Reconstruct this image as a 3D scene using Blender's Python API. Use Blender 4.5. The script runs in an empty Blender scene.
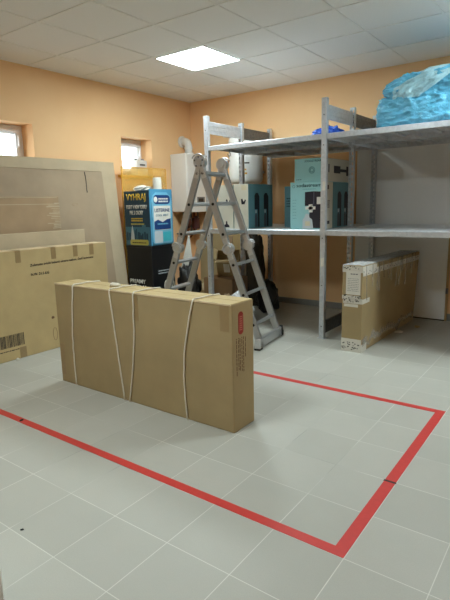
import bpy, bmesh, math, random
from mathutils import Vector, Matrix, noise

S = bpy.context.scene
C = S.collection
PI = math.pi

# ---------------------------------------------------------------- camera, world, lamps, exposure
CAM_H = 1.297
pitch, roll, yaw = -0.1903, -0.0235, 0.6370
fwd = Vector((-math.sin(yaw) * math.cos(pitch), math.cos(yaw) * math.cos(pitch), math.sin(pitch)))
rgt = Vector((math.cos(yaw), math.sin(yaw), 0))
upv = rgt.cross(fwd)
r2 = rgt * math.cos(roll) + upv * math.sin(roll)
u2 = -rgt * math.sin(roll) + upv * math.cos(roll)
cd = bpy.data.cameras.new('camera')
cam = bpy.data.objects.new('camera', cd)
C.objects.link(cam)
cd.sensor_fit = 'HORIZONTAL'
cd.sensor_width = 36.0
cd.lens = 36.0 * 497.03 / 450.0
cd.clip_start = 0.05
M = Matrix.Identity(4)
for k in range(3):
    M[k][0], M[k][1], M[k][2] = r2[k], u2[k], -fwd[k]
M[2][3] = CAM_H
cam.matrix_world = M
S.camera = cam

w = bpy.data.worlds.new('daylight')
S.world = w
w.use_nodes = True
w.node_tree.nodes['Background'].inputs[0].default_value = (0.88, 0.97, 1.0, 1)
w.node_tree.nodes['Background'].inputs[1].default_value = 5.0

PANEL_L = {(0, 2): 36.0, (5, 2): 42.0, (2, -3): 38.0}     # ceiling lamps: cell -> radiance
PANEL_COL = (0.87, 1.0, 1.0)
S.view_settings.view_transform = 'Standard'
S.view_settings.look = 'None'
S.view_settings.gamma = 1.0
S.view_settings.use_curve_mapping = False
S.view_settings.exposure = 0.30
S.cycles.use_denoising = True
S.cycles.max_bounces = 10
S.cycles.diffuse_bounces = 6
S.cycles.transparent_max_bounces = 12
S.cycles.caustics_reflective = False
S.cycles.caustics_refractive = False
S.cycles.sample_clamp_indirect = 6.0

# ---------------------------------------------------------------- materials
def srgb(r, g, b):
    f = lambda c: c / 12.92 if c <= 0.04045 else ((c + 0.055) / 1.055) ** 2.4
    return (f(r / 255), f(g / 255), f(b / 255), 1)

class NT:
    def __init__(self, name):
        self.m = bpy.data.materials.new(name)
        self.m.use_nodes = True
        self.t = self.m.node_tree
        self.b = self.t.nodes['Principled BSDF']
        self.tc = None
    def n(self, typ, **kw):
        nd = self.t.nodes.new(typ)
        for k, v in kw.items():
            setattr(nd, k, v)
        return nd
    def put(self, sock, v):
        if isinstance(v, (int, float, tuple, list)):
            sock.default_value = v
        else:
            self.t.links.new(v, sock)
    def co(self, scale=(1, 1, 1)):
        if not self.tc:
            self.tc = self.n('ShaderNodeTexCoord')
        mp = self.n('ShaderNodeMapping')
        mp.inputs['Scale'].default_value = scale
        self.t.links.new(self.tc.outputs['Object'], mp.inputs[0])
        return mp.outputs[0]
    def noise(self, scale, detail=3, rough=.55, stretch=(1, 1, 1)):
        nd = self.n('ShaderNodeTexNoise')
        self.put(nd.inputs['Vector'], self.co(stretch))
        nd.inputs['Scale'].default_value = scale
        nd.inputs['Detail'].default_value = detail
        nd.inputs['Roughness'].default_value = rough
        return nd.outputs['Fac']
    def math(self, op, a, b=0.0, c=None):
        nd = self.n('ShaderNodeMath', operation=op)
        self.put(nd.inputs[0], a)
        self.put(nd.inputs[1], b)
        if c is not None:
            self.put(nd.inputs[2], c)
        return nd.outputs[0]
    def ramp(self, f, a, b):
        nd = self.n('ShaderNodeMapRange')
        self.put(nd.inputs[0], f)
        nd.inputs[1].default_value = a
        nd.inputs[2].default_value = b
        return nd.outputs[0]
    def mix(self, f, a, b):
        nd = self.n('ShaderNodeMix', data_type='RGBA')
        self.put(nd.inputs[0], f)
        self.put(nd.inputs[6], a)
        self.put(nd.inputs[7], b)
        return nd.outputs[2]
    def bump(self, h, strength=.2, dist=.01):
        nd = self.n('ShaderNodeBump')
        nd.inputs['Strength'].default_value = strength
        nd.inputs['Distance'].default_value = dist
        self.put(nd.inputs['Height'], h)
        self.t.links.new(nd.outputs[0], self.b.inputs['Normal'])
    def base(self, col, rough=.6, metal=0.0):
        self.put(self.b.inputs['Base Color'], col)
        self.put(self.b.inputs['Roughness'], rough)
        self.b.inputs['Metallic'].default_value = metal
        return self.m

def simple(name, rgb, rough=.6, metal=0., var=.06, scale=25):
    t = NT(name)
    c = srgb(*rgb)
    d = tuple(max(0, x * (1 - var * 2)) for x in c[:3]) + (1,)
    return t.base(t.mix(t.noise(scale), d, c), rough, metal)

def cardboard(name, rgb, var=.16, flute=(1, 1, 60)):
    t = NT(name)
    c = srgb(*rgb)
    d = tuple(x * (1 - var) for x in c[:3]) + (1,)
    big = t.ramp(t.noise(4.5, 4), .3, .7)
    col = t.mix(big, d, c)
    fib = t.ramp(t.noise(90, 2, .5, (1, 1, .25)), .35, .75)
    e = tuple(x * .9 for x in c[:3]) + (1,)
    col = t.mix(t.math('MULTIPLY', fib, .35), col, e)
    t.bump(t.noise(14, 3, .5, (1, 1, 1)), .12, .006)
    return t.base(col, .78)

def galvanised(name, lo, hi, rough=.42, metal=.85):
    t = NT(name)
    v = t.n('ShaderNodeTexVoronoi')
    t.put(v.inputs['Vector'], t.co((1, 1, 1)))
    v.inputs['Scale'].default_value = 42
    sep = t.n('ShaderNodeSeparateColor')
    t.t.links.new(v.outputs['Color'], sep.inputs[0])
    col = t.mix(t.math('ADD', t.math('MULTIPLY', sep.outputs[0], .5), t.math('MULTIPLY', t.noise(5), .5)), srgb(*lo), srgb(*hi))
    return t.base(col, t.math('ADD', t.math('MULTIPLY', sep.outputs[1], .12), rough - .06), metal)

def floor_material():
    t = NT('floor_tiles')
    tc = t.n('ShaderNodeTexCoord')
    sp = t.n('ShaderNodeSeparateXYZ')
    t.t.links.new(tc.outputs['Object'], sp.inputs[0])
    px, py, x0, y0 = .3008, .30555, -2.1346, 1.2461
    u = t.math('DIVIDE', t.math('SUBTRACT', sp.outputs[0], x0), px)
    v = t.math('DIVIDE', t.math('SUBTRACT', sp.outputs[1], y0), py)
    def edge(a):
        return t.math('SUBTRACT', .5, t.math('ABSOLUTE', t.math('SUBTRACT', t.math('FRACT', a), .5)))
    d = t.math('MINIMUM', edge(u), edge(v))
    grout = t.math('SUBTRACT', 1.0, t.ramp(d, .003, .007))
    cb = t.n('ShaderNodeCombineXYZ')
    t.put(cb.inputs[0], t.math('FLOOR', u)); t.put(cb.inputs[1], t.math('FLOOR', v))
    wn = t.n('ShaderNodeTexWhiteNoise')
    t.t.links.new(cb.outputs[0], wn.inputs['Vector'])
    tile = t.mix(wn.outputs['Value'], srgb(175, 174, 166), srgb(184, 183, 175))
    speck = t.ramp(t.noise(260, 2, .7), .30, .75)
    tile = t.mix(t.math('MULTIPLY', speck, .4), tile, srgb(152, 151, 145))
    smear = t.ramp(t.noise(2.2, 5, .6), .45, .75)
    tile = t.mix(t.math('MULTIPLY', smear, .35), tile, srgb(160, 159, 151))
    dirt = t.ramp(t.noise(1.1, 3, .6), .50, .64)
    gcol = t.mix(dirt, srgb(222, 221, 214), srgb(134, 133, 128))
    col = t.mix(t.math('MULTIPLY', grout, .75), tile, gcol)
    t.bump(t.math('SUBTRACT', t.math('MULTIPLY', t.noise(160, 2), .2), t.math('MULTIPLY', grout, 1.0)), .35, .0015)
    rough = t.math('ADD', .40, t.math('MULTIPLY', t.noise(9, 4), .18))
    return t.base(col, rough)

def wall_material():
    t = NT('peach_wall_paint')
    col = t.mix(t.ramp(t.noise(1.7, 4), .35, .7), srgb(238, 195, 146), srgb(241, 201, 153))
    t.bump(t.noise(70, 3), .15, .002)
    return t.base(col, .82)

def ceiling_material():
    t = NT('mineral_ceiling_tile')
    p = t.ramp(t.noise(210, 3, .7), .4, .62)
    col = t.mix(p, srgb(238, 238, 237), srgb(244, 244, 243))
    t.bump(p, .2, .002)
    return t.base(col, .9)

def emit(name, col, strength):
    t = NT(name)
    t.b.inputs['Base Color'].default_value = (.9, .9, .9, 1)
    t.b.inputs['Emission Color'].default_value = (*col, 1)
    t.b.inputs['Emission Strength'].default_value = strength
    return t.m

def film(name, rgb, alpha, rough=.18, var=True):
    t = NT(name)
    c = srgb(*rgb)
    hi = tuple(min(1, x * 1.25 + .03) for x in c[:3]) + (1,)
    t.base(t.mix(t.ramp(t.noise(13, 4, .6), .38, .66), c, hi), rough)
    t.b.inputs['Specular IOR Level'].default_value = .7
    t.put(t.b.inputs['Alpha'], alpha)
    t.bump(t.noise(26, 4, .65), .85, .02)
    return t.m

def glass(name):
    t = NT(name)
    t.t.nodes.remove(t.b)
    out = [n for n in t.t.nodes if n.type == 'OUTPUT_MATERIAL'][0]
    tr = t.n('ShaderNodeBsdfTransparent'); gl = t.n('ShaderNodeBsdfGlossy'); fr = None
    tr.inputs[0].default_value = (.97, .985, .98, 1); gl.inputs['Roughness'].default_value = .02
    mx = t.n('ShaderNodeMixShader')
    mx.inputs[0].default_value = .07; t.t.links.new(tr.outputs[0], mx.inputs[1]); t.t.links.new(gl.outputs[0], mx.inputs[2])
    t.t.links.new(mx.outputs[0], out.inputs[0])
    return t.m

MT = dict(
    floor=floor_material(), wall=wall_material(), ceil=ceiling_material(),
    tbar=simple('white_ceiling_rail', (244, 244, 242), .45),
    skirt=simple('grey_skirting_tile', (150, 149, 145), .5),
    pvc=simple('white_window_plastic', (232, 233, 236), .35),
    glass=glass('window_glass'),
    box=cardboard('brown_cardboard', (166, 146, 107)),
    box_light=cardboard('tan_cardboard', (190, 167, 120)),
    box_grey=cardboard('greyish_cardboard', (170, 150, 125)),
    box_pale=cardboard('pale_cardboard', (193, 176, 148)),
    box_strip=cardboard('faded_cardboard', (172, 146, 115)),
    box_dark=cardboard('dark_cardboard', (134, 104, 72)),
    edge=simple('cut_board_edge', (216, 196, 160), .8),
    ptape=simple('brown_packing_tape', (152, 128, 90), .3),
    cord=simple('white_cord', (226, 220, 204), .6),
    ink=simple('black_ink', (42, 36, 32), .6),
    faint=simple('brown_print', (112, 80, 52), .7),
    logo=simple('red_print', (150, 38, 28), .55),
    logo2=simple('pale_red_print', (196, 110, 90), .55),
    red=simple('red_floor_tape', (210, 66, 62), .42, var=.12, scale=30),
    galv=galvanised('galvanised_steel', (188, 195, 204), (216, 222, 230), .36, .6),
    deck=galvanised('galvanised_deck', (204, 210, 216), (228, 232, 237), .38, .35),
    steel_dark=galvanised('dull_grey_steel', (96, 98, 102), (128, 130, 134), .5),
    alu=simple('brushed_aluminium', (184, 186, 188), .34, .62, .06, 60),
    alu_cast=simple('cast_hinge_metal', (216, 218, 220), .28, .6, .12, 60),
    rubber=simple('black_rubber', (22, 22, 24), .7),
    white=simple('white_enamel', (226, 226, 224), .35, var=.02),
    greyplastic=simple('grey_plastic', (120, 122, 124), .5),
    black=simple('black_display_board', (14, 15, 19), .45),
    navy=simple('navy_print', (24, 64, 88), .45, var=.15, scale=8),
    skyblue=simple('sky_blue_print', (80, 152, 190), .4, var=.08, scale=8),
    bottleblue=simple('bottle_blue_print', (116, 184, 214), .35, var=.05, scale=8),
    aqua=simple('aqua_print', (72, 186, 202), .35),
    deepblue=simple('deep_blue_print', (22, 62, 122), .4),
    yellow=simple('yellow_print', (224, 190, 60), .5),
    olive=simple('olive_print', (196, 186, 92), .5),
    dimblue=simple('dim_blue_print', (66, 118, 140), .5),
    paper=simple('white_paper', (226, 224, 216), .7, var=.04),
    acrylic=film('amber_acrylic', (244, 190, 84), .38, .2),
    ysolid=simple('amber_paint', (228, 170, 52), .5),
    cream=simple('cream_carton', (214, 206, 176), .7),
    teal=simple('teal_carton', (98, 158, 168), .5, var=.05, scale=8),
    teal_light=simple('light_teal_carton', (150, 203, 208), .5, var=.05, scale=8),
    teal_dark=simple('deep_teal_carton', (104, 152, 164), .5, var=.05, scale=8),
    carton_white=simple('off_white_carton', (212, 210, 196), .55, var=.04, scale=8),
    machine=simple('dark_machine_print', (34, 32, 44), .45),
    machine2=simple('grey_machine_print', (86, 86, 98), .45),
    glassprint=simple('pale_bottle_print', (196, 204, 210), .4),
    tealink=simple('teal_ink', (44, 88, 96), .5),
    wrap=film('blue_plastic_film', (92, 178, 214), .92, .14),
    wrap_clear=film('pale_blue_film', (170, 216, 230), .80, .14),
    bluebag=film('cobalt_plastic_bag', (40, 98, 206), .97, .25),
    clear=film('clear_plastic_film', (214, 216, 218), .72, .2),
    stretch=film('stretch_film', (206, 204, 198), .30, .12),
    wtape=simple('white_parcel_tape', (220, 217, 208), .35, var=.05),
    rag=simple('beige_cloth', (198, 180, 148), .9),
    blackbag=simple('black_plastic_bag', (26, 25, 24), .4, var=.2),
    olivebag=simple('olive_dark_bag', (62, 52, 38), .55, var=.25),
    panel=simple('light_grey_panel', (240, 242, 243), .4, var=.02),
    wood=simple('pale_timber', (196, 164, 116), .6, var=.12, scale=30),
    copper=simple('copper_pipe', (150, 84, 52), .4, .7),
    maroon=simple('dark_red_pump', (78, 34, 28), .5),
    ltbox=simple('white_lacquer', (226, 225, 220), .4, var=.02),
)

# ---------------------------------------------------------------- mesh helpers
def obj(name, bm, mat, parent=None, smooth=False, loc=None):
    me = bpy.data.meshes.new(name)
    bmesh.ops.recalc_face_normals(bm, faces=bm.faces)
    bm.to_mesh(me)
    bm.free()
    if smooth:
        for p in me.polygons:
            p.use_smooth = True
    me.materials.append(mat)
    o = bpy.data.objects.new(name, me)
    C.objects.link(o)
    if parent is not None:
        o.parent = parent
    if loc is not None:
        o.location = loc
    return o

def thing(name, label, cat, loc=(0, 0, 0), rz=0.0, group=None):
    o = bpy.data.objects.new(name, None)
    C.objects.link(o)
    o.empty_display_size = .1
    o.location = loc
    o.rotation_euler = (0, 0, rz)
    return tag(o, label, cat, group)

def tag(o, label, cat, group=None):
    o['label'] = label
    o['category'] = cat
    if group:
        o['group'] = group
    return o

def struct(o):
    o['kind'] = 'structure'
    return o

def box(bm, x0, x1, y0, y1, z0, z1, bev=0.0, seg=1, mat=None):
    r = bmesh.ops.create_cube(bm, size=1)
    vs = r['verts']
    for v in vs:
        v.co = Vector((x0 + (v.co.x + .5) * (x1 - x0), y0 + (v.co.y + .5) * (y1 - y0), z0 + (v.co.z + .5) * (z1 - z0)))
    if bev > 0:
        es = list({e for v in vs for e in v.link_edges})
        rr = bmesh.ops.bevel(bm, geom=es, offset=bev, segments=seg, affect='EDGES', profile=.5)
        vs = list({v for f in rr['faces'] for v in f.verts} | {v for v in vs if v.is_valid})
    if mat is not None:
        bmesh.ops.transform(bm, matrix=mat, verts=[v for v in vs if v.is_valid])
    return vs

def B(*a, **k):
    bm = bmesh.new()
    box(bm, *a, **k)
    return bm

def cyl(bm, p, q, r, r2=None, n=16):
    p, q = Vector(p), Vector(q)
    d = q - p
    m = Matrix.Translation((p + q) / 2) @ d.to_track_quat('Z', 'Y').to_matrix().to_4x4()
    return bmesh.ops.create_cone(bm, cap_ends=True, segments=n, radius1=r, radius2=r if r2 is None else r2, depth=d.length, matrix=m)['verts']

def bar(bm, p, q, side, wd, th, bev=.003):
    """rectangular bar from p to q; side = direction of its width wd, th its thickness"""
    p, q = Vector(p), Vector(q)
    d = (q - p)
    z = d.normalized()
    x = Vector(side); x = (x - z * x.dot(z)).normalized()
    y = z.cross(x)
    m = Matrix((x, y, z)).transposed().to_4x4()
    m.translation = (p + q) / 2
    box(bm, -wd / 2, wd / 2, -th / 2, th / 2, -d.length / 2, d.length / 2, bev, 1, m)

def tube(bm, pts, r, n=8, closed=False):
    pts = [Vector(p) for p in pts]
    rings = []
    N = len(pts)
    prev = None
    for i, p in enumerate(pts):
        if closed:
            d = pts[(i + 1) % N] - pts[i - 1]
        else:
            d = pts[min(i + 1, N - 1)] - pts[max(i - 1, 0)]
        d.normalize()
        if prev is None:
            a = d.orthogonal().normalized()
        else:
            a = (prev - d * prev.dot(d)).normalized()
        prev = a
        b = d.cross(a)
        rings.append([bm.verts.new(p + (a * math.cos(2 * PI * k / n) + b * math.sin(2 * PI * k / n)) * r) for k in range(n)])
    for i in range(N if closed else N - 1):
        A, Bq = rings[i], rings[(i + 1) % N]
        for k in range(n):
            bm.faces.new((A[k], A[(k + 1) % n], Bq[(k + 1) % n], Bq[k]))
    if not closed:
        bm.faces.new(rings[0]); bm.faces.new(rings[-1])

def frame(o, u, v):
    u, v = Vector(u).normalized(), Vector(v).normalized()
    n = u.cross(v)
    m = Matrix((u, v, n)).transposed().to_4x4()
    m.translation = Vector(o)
    return m

def fr_y(x, y, z):           # a plane facing -Y; local x runs to +X, local y runs up
    return frame((x, y, z), (1, 0, 0), (0, 0, 1))
def fr_x(x, y, z):           # a plane facing +X; local x runs to +Y, local y runs up
    return frame((x, y, z), (0, 1, 0), (0, 0, 1))

def plate(bm, m, x0, x1, y0, y1, t=.0015, base=0.0, bev=0.0):
    box(bm, x0, x1, y0, y1, base, base + t, bev, 1, m)

def decal(name, m, rects, mat, parent, t=.0015, base=0.0):
    bm = bmesh.new()
    for r in rects:
        plate(bm, m, *r, t=t, base=base)
    return obj(name, bm, mat, parent)

def poly(name, m, pts, mat, parent, t=.0015, base=0.0):
    bm = bmesh.new()
    a = [bm.verts.new(m @ Vector((x, y, base))) for x, y in pts]
    b = [bm.verts.new(m @ Vector((x, y, base + t))) for x, y in pts]
    bm.faces.new(b); bm.faces.new(a[::-1])
    for i in range(len(pts)):
        j = (i + 1) % len(pts)
        bm.faces.new((a[i], a[j], b[j], b[i]))
    return obj(name, bm, mat, parent)

def rrect(x0, x1, y0, y1, r, n=6):
    out = []
    for cx, cy, a0 in ((x1 - r, y0 + r, -PI / 2), (x1 - r, y1 - r, 0), (x0 + r, y1 - r, PI / 2), (x0 + r, y0 + r, PI)):
        for k in range(n + 1):
            a = a0 + PI / 2 * k / n
            out.append((cx + r * math.cos(a), cy + r * math.sin(a)))
    return out

def text(name, s, m, width, height, mat, parent, base=.0005, bold=.0):
    cu = bpy.data.curves.new(name, 'FONT')
    cu.body = s
    cu.size = 1
    cu.offset = bold
    cu.resolution_u = 2
    o = bpy.data.objects.new(name, cu)
    C.objects.link(o)
    bpy.context.view_layer.update()
    dg = bpy.context.evaluated_depsgraph_get()
    me = bpy.data.meshes.new_from_object(o.evaluated_get(dg))
    bpy.data.objects.remove(o)
    bpy.data.curves.remove(cu)
    xs = [v.co.x for v in me.vertices]; ys = [v.co.y for v in me.vertices]
    sx = width / (max(xs) - min(xs)); sy = height / (max(ys) - min(ys))
    x0, y0 = min(xs), min(ys)
    bm = bmesh.new(); bm.from_mesh(me)
    bpy.data.meshes.remove(me)
    bmesh.ops.remove_doubles(bm, verts=bm.verts, dist=1e-5)
    r = bmesh.ops.extrude_face_region(bm, geom=bm.faces[:])
    up = [g for g in r['geom'] if isinstance(g, bmesh.types.BMVert)]
    ups = set(up)
    for v in bm.verts:
        v.co = m @ Vector(((v.co.x - x0) * sx, (v.co.y - y0) * sy, base + (.001 if v in ups else 0)))
    return obj(name, bm, mat, parent)

def scribble(seed, x0, x1, y0, y1, rows, fill=.55):
    """rects for print too small to read: rows of short dashes"""
    rnd = random.Random(seed)
    out = []
    h = (y1 - y0) / rows
    for k in range(rows):
        x = x0
        while x < x1 - .004:
            wd = rnd.uniform(.008, .028)
            out.append((x, min(x + wd, x1), y0 + k * h, y0 + k * h + h * fill))
            x += wd + .005
    return out

def lump(bm, c, s, amp=.25, freq=3.0, seed=0, sub=3, flat=None, sharp=False, power=1.0):
    """crumpled closed bag: an icosphere pushed about by noise, flattened where it rests"""
    vs = bmesh.ops.create_icosphere(bm, subdivisions=sub, radius=1)['verts']
    off = Vector((seed * 7.3, seed * 3.1, seed * 1.7))
    for v in vs:
        p = v.co.copy()
        if power != 1.0:
            p = Vector([math.copysign(abs(q) ** power, q) for q in p])
        d = noise.noise(p * freq + off)
        if sharp:
            d = abs(d) * 2 - .5
        d2 = abs(noise.noise(p * freq * 2.4 + off)) - .25
        p = p * (1 + amp * d + amp * .6 * d2)
        v.co = Vector((c[0] + p.x * s[0], c[1] + p.y * s[1], c[2] + p.z * s[2]))
        if flat is not None and v.co.z < flat:
            v.co.z = flat
    return vs

# ---------------------------------------------------------------- room shell
XL, XR, YF, YB, ZC = -4.72, 2.4, -2.6, 5.66, 2.707
W1 = (2.62, 3.14, 1.68, 2.148)
W2 = (4.335, 4.855, 1.68, 2.14)

f = struct(obj('floor', B(XL - .3, XR + .2, YF - .2, YB + .2, -.12, 0), MT['floor']))
c = struct(obj('ceiling', B(XL - .3, XR + .2, YF - .2, YB + .2, ZC + .002, ZC + .12), MT['ceil']))
bm = bmesh.new()
GX0, GY0, GP = -3.589, 2.521, .625
for i in range(-2, 10):
    x = GX0 + GP * i
    if XL < x < XR:
        box(bm, x - .0085, x + .0085, YF, YB, ZC - .003, ZC + .003)
for j in range(-9, 6):
    y = GY0 + GP * j
    if YF < y < YB:
        box(bm, XL, XR, y - .0085, y + .0085, ZC - .0035, ZC + .0025)
for a in ((XL, XL + .018, YF, YB), (XL, XR, YB - .018, YB)):
    box(bm, *a, ZC - .003, ZC + .003)
g = struct(obj('trim_1', bm, MT['tbar']))

def wall_with_holes(name, x0, x1, y0, y1, holes):
    """wall slab along Y with rectangular openings"""
    bm = bmesh.new()
    ys = sorted({y0, y1, *[h[0] for h in holes], *[h[1] for h in holes]})
    for a, b in zip(ys, ys[1:]):
        h = [q for q in holes if q[0] <= a + 1e-6 and q[1] >= b - 1e-6]
        if h:
            box(bm, x0, x1, a, b, 0, h[0][2]); box(bm, x0, x1, a, b, h[0][3], ZC)
        else:
            box(bm, x0, x1, a, b, 0, ZC)
    return struct(obj(name, bm, MT['wall']))
wall_with_holes('wall_left', XL - .28, XL, YF, YB, [W1, W2])
struct(obj('wall_back', B(XL - .28, XR + .2, YB, YB + .2, 0, ZC), MT['wall']))
struct(obj('wall_right', B(XR, XR + .2, YF, YB, 0, ZC), MT['wall']))
struct(obj('wall_front', B(XL - .28, XR + .2, YF - .2, YF, 0, ZC), MT['wall']))
struct(obj('baseboard_back', B(XL, XR, YB - .011, YB, 0, .075, bev=.002), MT['skirt']))
struct(obj('baseboard_left', B(XL, XL + .011, YF, YB - .012, 0, .075, bev=.002), MT['skirt']))

def window(name, W, handle_left):
    y0, y1, z0, z1 = W
    x = XL - .26
    e = struct(bpy.data.objects.new(name, None)); C.objects.link(e); e.location = (x, (y0 + y1) / 2, z0)
    hy, H = (y1 - y0) / 2, z1 - z0
    def ring(bm, o, wd, xa, xb):
        box(bm, xa, xb, -hy + o, hy - o, o, o + wd, .004)
        box(bm, xa, xb, -hy + o, hy - o, H - o - wd, H - o, .004)
        box(bm, xa, xb, -hy + o, -hy + o + wd, o + wd, H - o - wd, .004)
        box(bm, xa, xb, hy - o - wd, hy - o, o + wd, H - o - wd, .004)
    bm = bmesh.new(); ring(bm, .001, .055, 0, .07); obj('window_frame', bm, MT['pvc'], e)
    bm = bmesh.new(); ring(bm, .045, .05, .035, .09); obj('window_sash', bm, MT['pvc'], e)
    obj('pane', B(.05, .056, -hy + .09, hy - .09, .09, H - .09), MT['glass'], e)
    bm = bmesh.new()
    hx = hy - .07
    box(bm, .088, .098, hx - .014, hx + .014, H * .5, H * .5 + .06, .003)
    box(bm, .098, .118, hx - .009, hx + .009, H * .5 + .02, H * .5 + .13, .004)
    obj('window_handle', bm, MT['pvc'], e)
    # tilt-stay arm across the head of the sash
    bm = bmesh.new()
    tube(bm, [(.1, -hy + .09 + t * (2 * hy - .18), H - .085 + .028 * math.sin(PI * t)) for t in [k / 10 for k in range(11)]], .008, 8)
    obj('stay_arm', bm, MT['pvc'], e, True)
window('window_1', W1, True)
window('window_2', W2, True)
struct(obj('trim_2', B(XL - .165, XL + .035, W2[0] - .08, W2[1] - .02, W2[2] - .03, W2[2] - .0015, bev=.003), MT['ysolid']))

# ---------------------------------------------------------------- ceiling lamps
for (i, j), L in PANEL_L.items():
    x0, y0 = GX0 + GP * i, GY0 + GP * j
    where = {(0, 2): 'lit square white LED panel in the grey tiled ceiling above the ladder'}.get((i, j), 'square white LED panel in the ceiling outside the frame')
    t = thing('ceiling_light', where, 'ceiling light', (x0 + GP / 2, y0 + GP / 2, ZC - .012), 0, 'LED panels in the ceiling')
    h = GP / 2 - .012
    bm = bmesh.new()
    for a in ((-h, h, -h, -h + .012), (-h, h, h - .012, h), (-h, -h + .012, -h + .012, h - .012), (h - .012, h, -h + .012, h - .012)):
        box(bm, *a, 0, .011)
    obj('frame', bm, MT['white'], t)
    obj('diffuser', B(-h + .012, h - .012, -h + .012, h - .012, .003, .010), emit('lit_diffuser', PANEL_COL, L), t)

# ---------------------------------------------------------------- floor marking
t = thing('floor_marking', 'red tape rectangle stuck on the grey tiled floor', 'floor tape', (-.68, 1.57, 0))
def strip(pts, z=.0012):
    return poly('tape_strip', Matrix.Translation((.68, -1.57, .0002)), pts, MT['red'], t, z)
TX1, TX0, TY0, TY1 = -.632, -.684, 1.552, 3.135
strip([(-3.62, TY0 + .048), (-3.62, TY0), (TX1, TY0), (TX0, TY0 + .048)])
strip([(TX1, TY0), (TX1, 2.150), (TX0, 2.150), (TX0, TY0 + .048)])
strip([(TX1, 2.166), (TX1, TY1), (TX0, TY1 - .05), (TX0, 2.166)])
strip([(TX1, TY1), (-3.62, TY1), (-3.62, TY1 - .05), (TX0, TY1 - .05)])
decal('seam', Matrix.Translation((.68, -1.57, 0)), [(TX0 - .004, TX1 + .002, 2.151, 2.165)], MT['ink'], t, .0013)

# ---------------------------------------------------------------- centre carton with white cord
t = thing('cardboard_carton', 'large brown carton standing on edge tied with four white cords, red oval on end', 'cardboard box', (-2.362, 2.165, 0), -.006)
L, D, H = 1.616, .212, .754
x0, x1 = -L / 2, L / 2
bm = bmesh.new()
box(bm, x0, x1, 0, D, 0, H, .006, 2)
obj('body', bm, MT['box'], t)
bm = bmesh.new()                                            # two top flaps meeting in a line, lifted a little
for a, b, tl in ((.003, D * .5 - .003, .004), (D * .5 + .003, D - .003, .003)):
    box(bm, x0 + .004, x1 - .004, a, b, H, H + .0035, .001)
obj('top_flap', bm, MT['box_light'], t)  # paler than the body: light falling on the top is put into the colour
bm = bmesh.new()
for k in range(24):
    xa = x0 + .006 + k * (L - .012) / 24
    dz = .0012 * noise.noise((k * .9, 0, 0))
    box(bm, xa, xa + (L - .012) / 24, -.0035, .0015, H - .006 + dz, H + .0035 + dz)
obj('flap_edge', bm, MT['edge'], t)
Mf = frame((0, 0, 0), (1, 0, 0), (0, 0, 1))
Mtop = Matrix.Translation((0, 0, H + .0035))
for a, b, zz in ((-2.336, -2.29, .575), (-1.636, -1.572, .598)):
    o = decal('packing_tape', Mf, [(a + 2.36, b + 2.36, zz, H - .002)], MT['ptape'], t, .0015)
obj('packing_tape', B(x0 + .012, x0 + .06, -.001, .0005, .06, .30), MT['ptape'], t)
def strap(xt, xb, bow, seed):
    bm = bmesh.new()
    rnd = random.Random(seed)
    pts = []
    r = .0048
    n = 16
    for k in range(n + 1):
        s = k / n
        pts.append((xt + (xb - xt) * s + bow * math.sin(PI * s) + rnd.uniform(-.002, .002), -r - .0035 - .002 * rnd.random(), H - .005 - (H - .012) * s))
    pts += [(xb, -.001, .003), (xb, D * .5, .0028), (xb, D + .001, .003)]
    for k in range(9):
        s = k / 8
        pts.append((xb + (xt + .03 - xb) * s, D + r + .001, .01 + (H - .012) * s))
    pts += [(xt + .028, D - .002, H + .008), (xt + .018, D * .55, H + .012), (xt + .006, D * .2, H + .009), (xt, .001, H + .008)]
    tube(bm, pts, r, 8, True)
    return obj('cord', bm, MT['cord'], t, True)
strap(-2.938 + 2.36, -2.985 + 2.36, -.022, 1)
strap(-2.551 + 2.36, -2.462 + 2.36, .0, 2)
strap(-2.322 + 2.36, -2.412 + 2.36, .022, 3)
strap(-1.826 + 2.36, -1.899 + 2.36, -.045, 4)
bm = bmesh.new()
lump(bm, (-2.60 + 2.36, D * .45, H + .018), (.05, .018, .016), .6, 3, 5, 2)
obj('cord_knot', bm, MT['cord'], t, True)
Me = frame((x1, 0, 0), (0, 1, 0), (0, 0, 1))
poly('logo', Me, rrect(.058, .108, .572, .704, .024), MT['logo'], t, .0012)
bm = bmesh.new()
for rr in ((.064, .067), (.099, .102)):
    plate(bm, Me, rr[0], rr[1], .592, .684, .0006, .0013)
for k in range(7):
    plate(bm, Me, .074, .092, .596 + k * .0125, .603 + k * .0125, .0006, .0013)
obj('logo_lettering', bm, MT['logo2'], t)
rects = []
for k, (a, zb) in enumerate(((.036, .335), (.056, .365), (.070, .36), (.088, .352), (.104, .345), (.124, .43))):
    rnd = random.Random(k)
    z = zb
    while z < .552:
        h = rnd.uniform(.012, .03)
        rects.append((a, a + .006, z, min(z + h, .555)))
        z += h + .005
decal('print', Me, rects, MT['faint'], t, .0008)

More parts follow.
